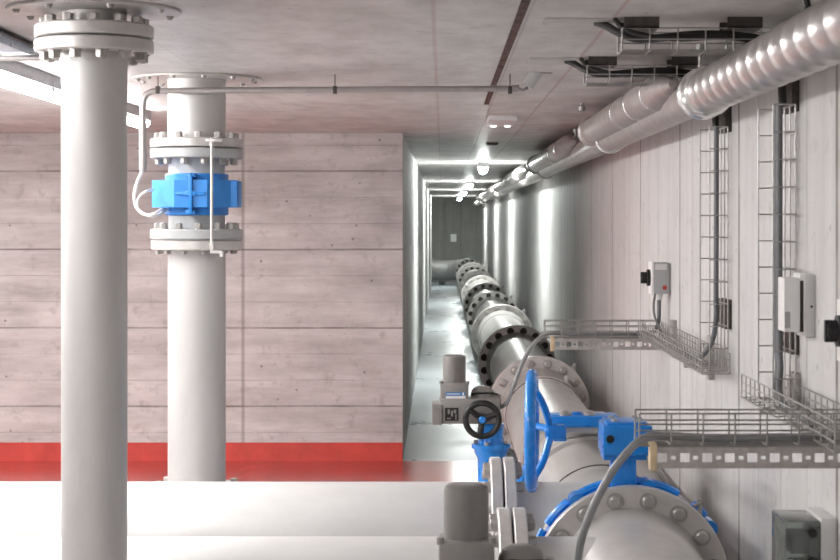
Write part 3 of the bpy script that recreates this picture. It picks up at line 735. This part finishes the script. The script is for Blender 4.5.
dup(e, (0, 5.42-10.63, 0), 'foreground grey valve actuator at the bottom edge, its cylinder before the white pipes')

# ------------------------------------------------------------------ boxes on the right wall
by = 10.32
e = thing('switch_box', 'grey switch box with black rotary knob above the middle wall tray', 'switch box', (WX, by, 1.7), 'grey switch boxes with rotary knobs')
bm = B(); box(bm, (1.275, by-.075, 1.705), (WX-.012, by+.075, 1.893), .006); bd = obj('box_body', bm, M['box_grey'], e)
bm = B(); box(bm, (1.262, by-.078, 1.70), (1.277, by+.078, 1.898), .004); obj('front_cover', bm, M['white'], e)
bm = B(); box(bm, (WX-.014, by-.06, 1.71), (WX, by+.06, 1.888)); obj('wall_plate', bm, M['box_pale'], e)
bm = B(); lathe(bm, (1.262, by, 1.80), (-1, 0, 0), [(0, .05), (.018, .05), (.02, .036), (.045, .032)], 32); rod(bm, (1.23, by, 1.80), (1.212, by, 1.80), .028, 20)
box(bm, (1.205, by-.012, 1.765), (1.235, by+.012, 1.835), .005); obj('rotary_knob', bm, M['black'], e)
bm = B(); lathe(bm, (1.342, by-.074, 1.742), (0, -1, 0), [(0, .015), (.003, .015)], 6); em = obj('emblem', bm, M['red_mark'], bd, 'red emblem')
bm = B(); box(bm, (1.285, by-.0765, 1.85), (1.355, by-.0745, 1.885)); obj('type_plate', bm, M['box_pale'], bd)
bm = B(); lathe(bm, (1.318, by, 0), (0, 0, 1), [(1.665, .016), (1.685, .022), (1.706, .022)], 16); obj('cable_gland', bm, M['white'], e)
dup(e, (0, 5.36-10.32, 0), 'grey switch box with black knob cut off by the right edge of the photo')
cable([(1.318, by, 1.67), (1.318, by, 1.6), (1.315, by+.01, 1.53), (1.30, by+.1, 1.47), (1.28, by+.25, 1.45)], .012, M['cable'], 'thick grey cable hanging from the grey switch box', 'cables below the grey switch box')
cable([(1.295, by, 1.705), (1.285, by, 1.64), (1.29, by, 1.57), (1.31, by-.06, 1.50), (1.30, by-.3, 1.46), (1.28, by-.7, 1.445)], .007, M['cable'], 'thin grey cable hanging from the grey switch box', 'cables below the grey switch box')
by = 6.36
e = thing('wall_unit', 'white wall box with dark slotted side, beside the nearer vertical basket', 'control box', (WX, by, 1.7))
bm = B(); box(bm, (1.268, by-.06, 1.735), (1.328, by+.06, 1.936), .005); obj('front_case', bm, M['white'], e)
bm = B(); box(bm, (1.326, by-.05, 1.735), (1.342, by+.055, 1.925)); sl_ = obj('dark_side', bm, M['channel_dark'], e)
bm = B(); box(bm, (1.326, by-.065, 1.925), (1.345, by+.06, 1.952), .002); obj('top_clip', bm, M['white'], e)
bm = B(); box(bm, (1.341, by-.075, 1.715), (WX, by+.075, 1.948), .004); bp_ = obj('back_case', bm, M['box_pale'], e)
bm = B(); rod(bm, (1.366, by-.0755, 1.83), (1.366, by-.078, 1.83), .005, 10); obj('screw', bm, M['channel_dark'], bp_)
bm = B(); box(bm, (1.27, by-.062, 1.75), (1.29, by-.059, 1.81)); obj('side_label', bm, M['box_grey'], e)
by = 5.93
e = thing('terminal_box', 'terminal box with smoky clear cover on the wall at the bottom right corner', 'terminal box', (WX, by, .9))
bm = B(); box(bm, (1.322, by, .80), (WX, by+.24, 1.108), .006); obj('base', bm, M['box_pale'], e)
bm = B(); box(bm, (1.195, by, .80), (1.322, by+.24, 1.10), .01); box(bm, (1.201, by+.006, .806), (1.324, by+.234, 1.094)); cv = obj('clear_cover', bm, M['smoky'], e, 'smoky transparent cover')
bm = B(); box(bm, (1.285, by+.02, .82), (1.321, by+.22, 1.075), .004)
for k in range(3): rod(bm, (1.23, by+.06+k*.06, .93), (1.29, by+.06+k*.06, .93), .022, 16)
box(bm, (1.22, by+.03, .98), (1.29, by+.2, 1.05), .006); obj('inner_gear', bm, M['black'], e)
bm = B(); rod(bm, (1.29, by-.002, .955), (1.29, by-.012, .955), .022, 16); rod(bm, (1.29, by-.002, 1.06), (1.29, by-.012, 1.06), .016, 16); obj('cover_screw', bm, M['black'], e)
bm = B(); box(bm, (1.203, by-.003, .92), (1.225, by, .965)); obj('sticker', bm, M['paper'], e)

# ------------------------------------------------------------------ camera, world, view
w = bpy.data.worlds.new('World'); S.world = w; w.use_nodes = True
w.node_tree.nodes['Background'].inputs[0].default_value = (0, 0, 0, 1)
cam = bpy.data.cameras.new('Camera'); co = bpy.data.objects.new('Camera', cam); C.objects.link(co)
cam.sensor_width = 36; cam.lens = F*36/840; co.location = (0, 0, CH); co.rotation_euler = (PI/2, 0, 0)
cam.shift_x = -(VX-420)/840; cam.shift_y = -(280-VY)/840; cam.clip_end = 200
cam.dof.use_dof = True; cam.dof.focus_distance = 11.5; cam.dof.aperture_fstop = 9
S.camera = co
vs = S.view_settings; vs.view_transform = 'Standard'; vs.look = 'None'; vs.gamma = 1; vs.use_curve_mapping = False
vs.exposure = -0.38
S.cycles.max_bounces = 10; S.cycles.diffuse_bounces = 6; S.cycles.glossy_bounces = 5
S.cycles.use_denoising = True
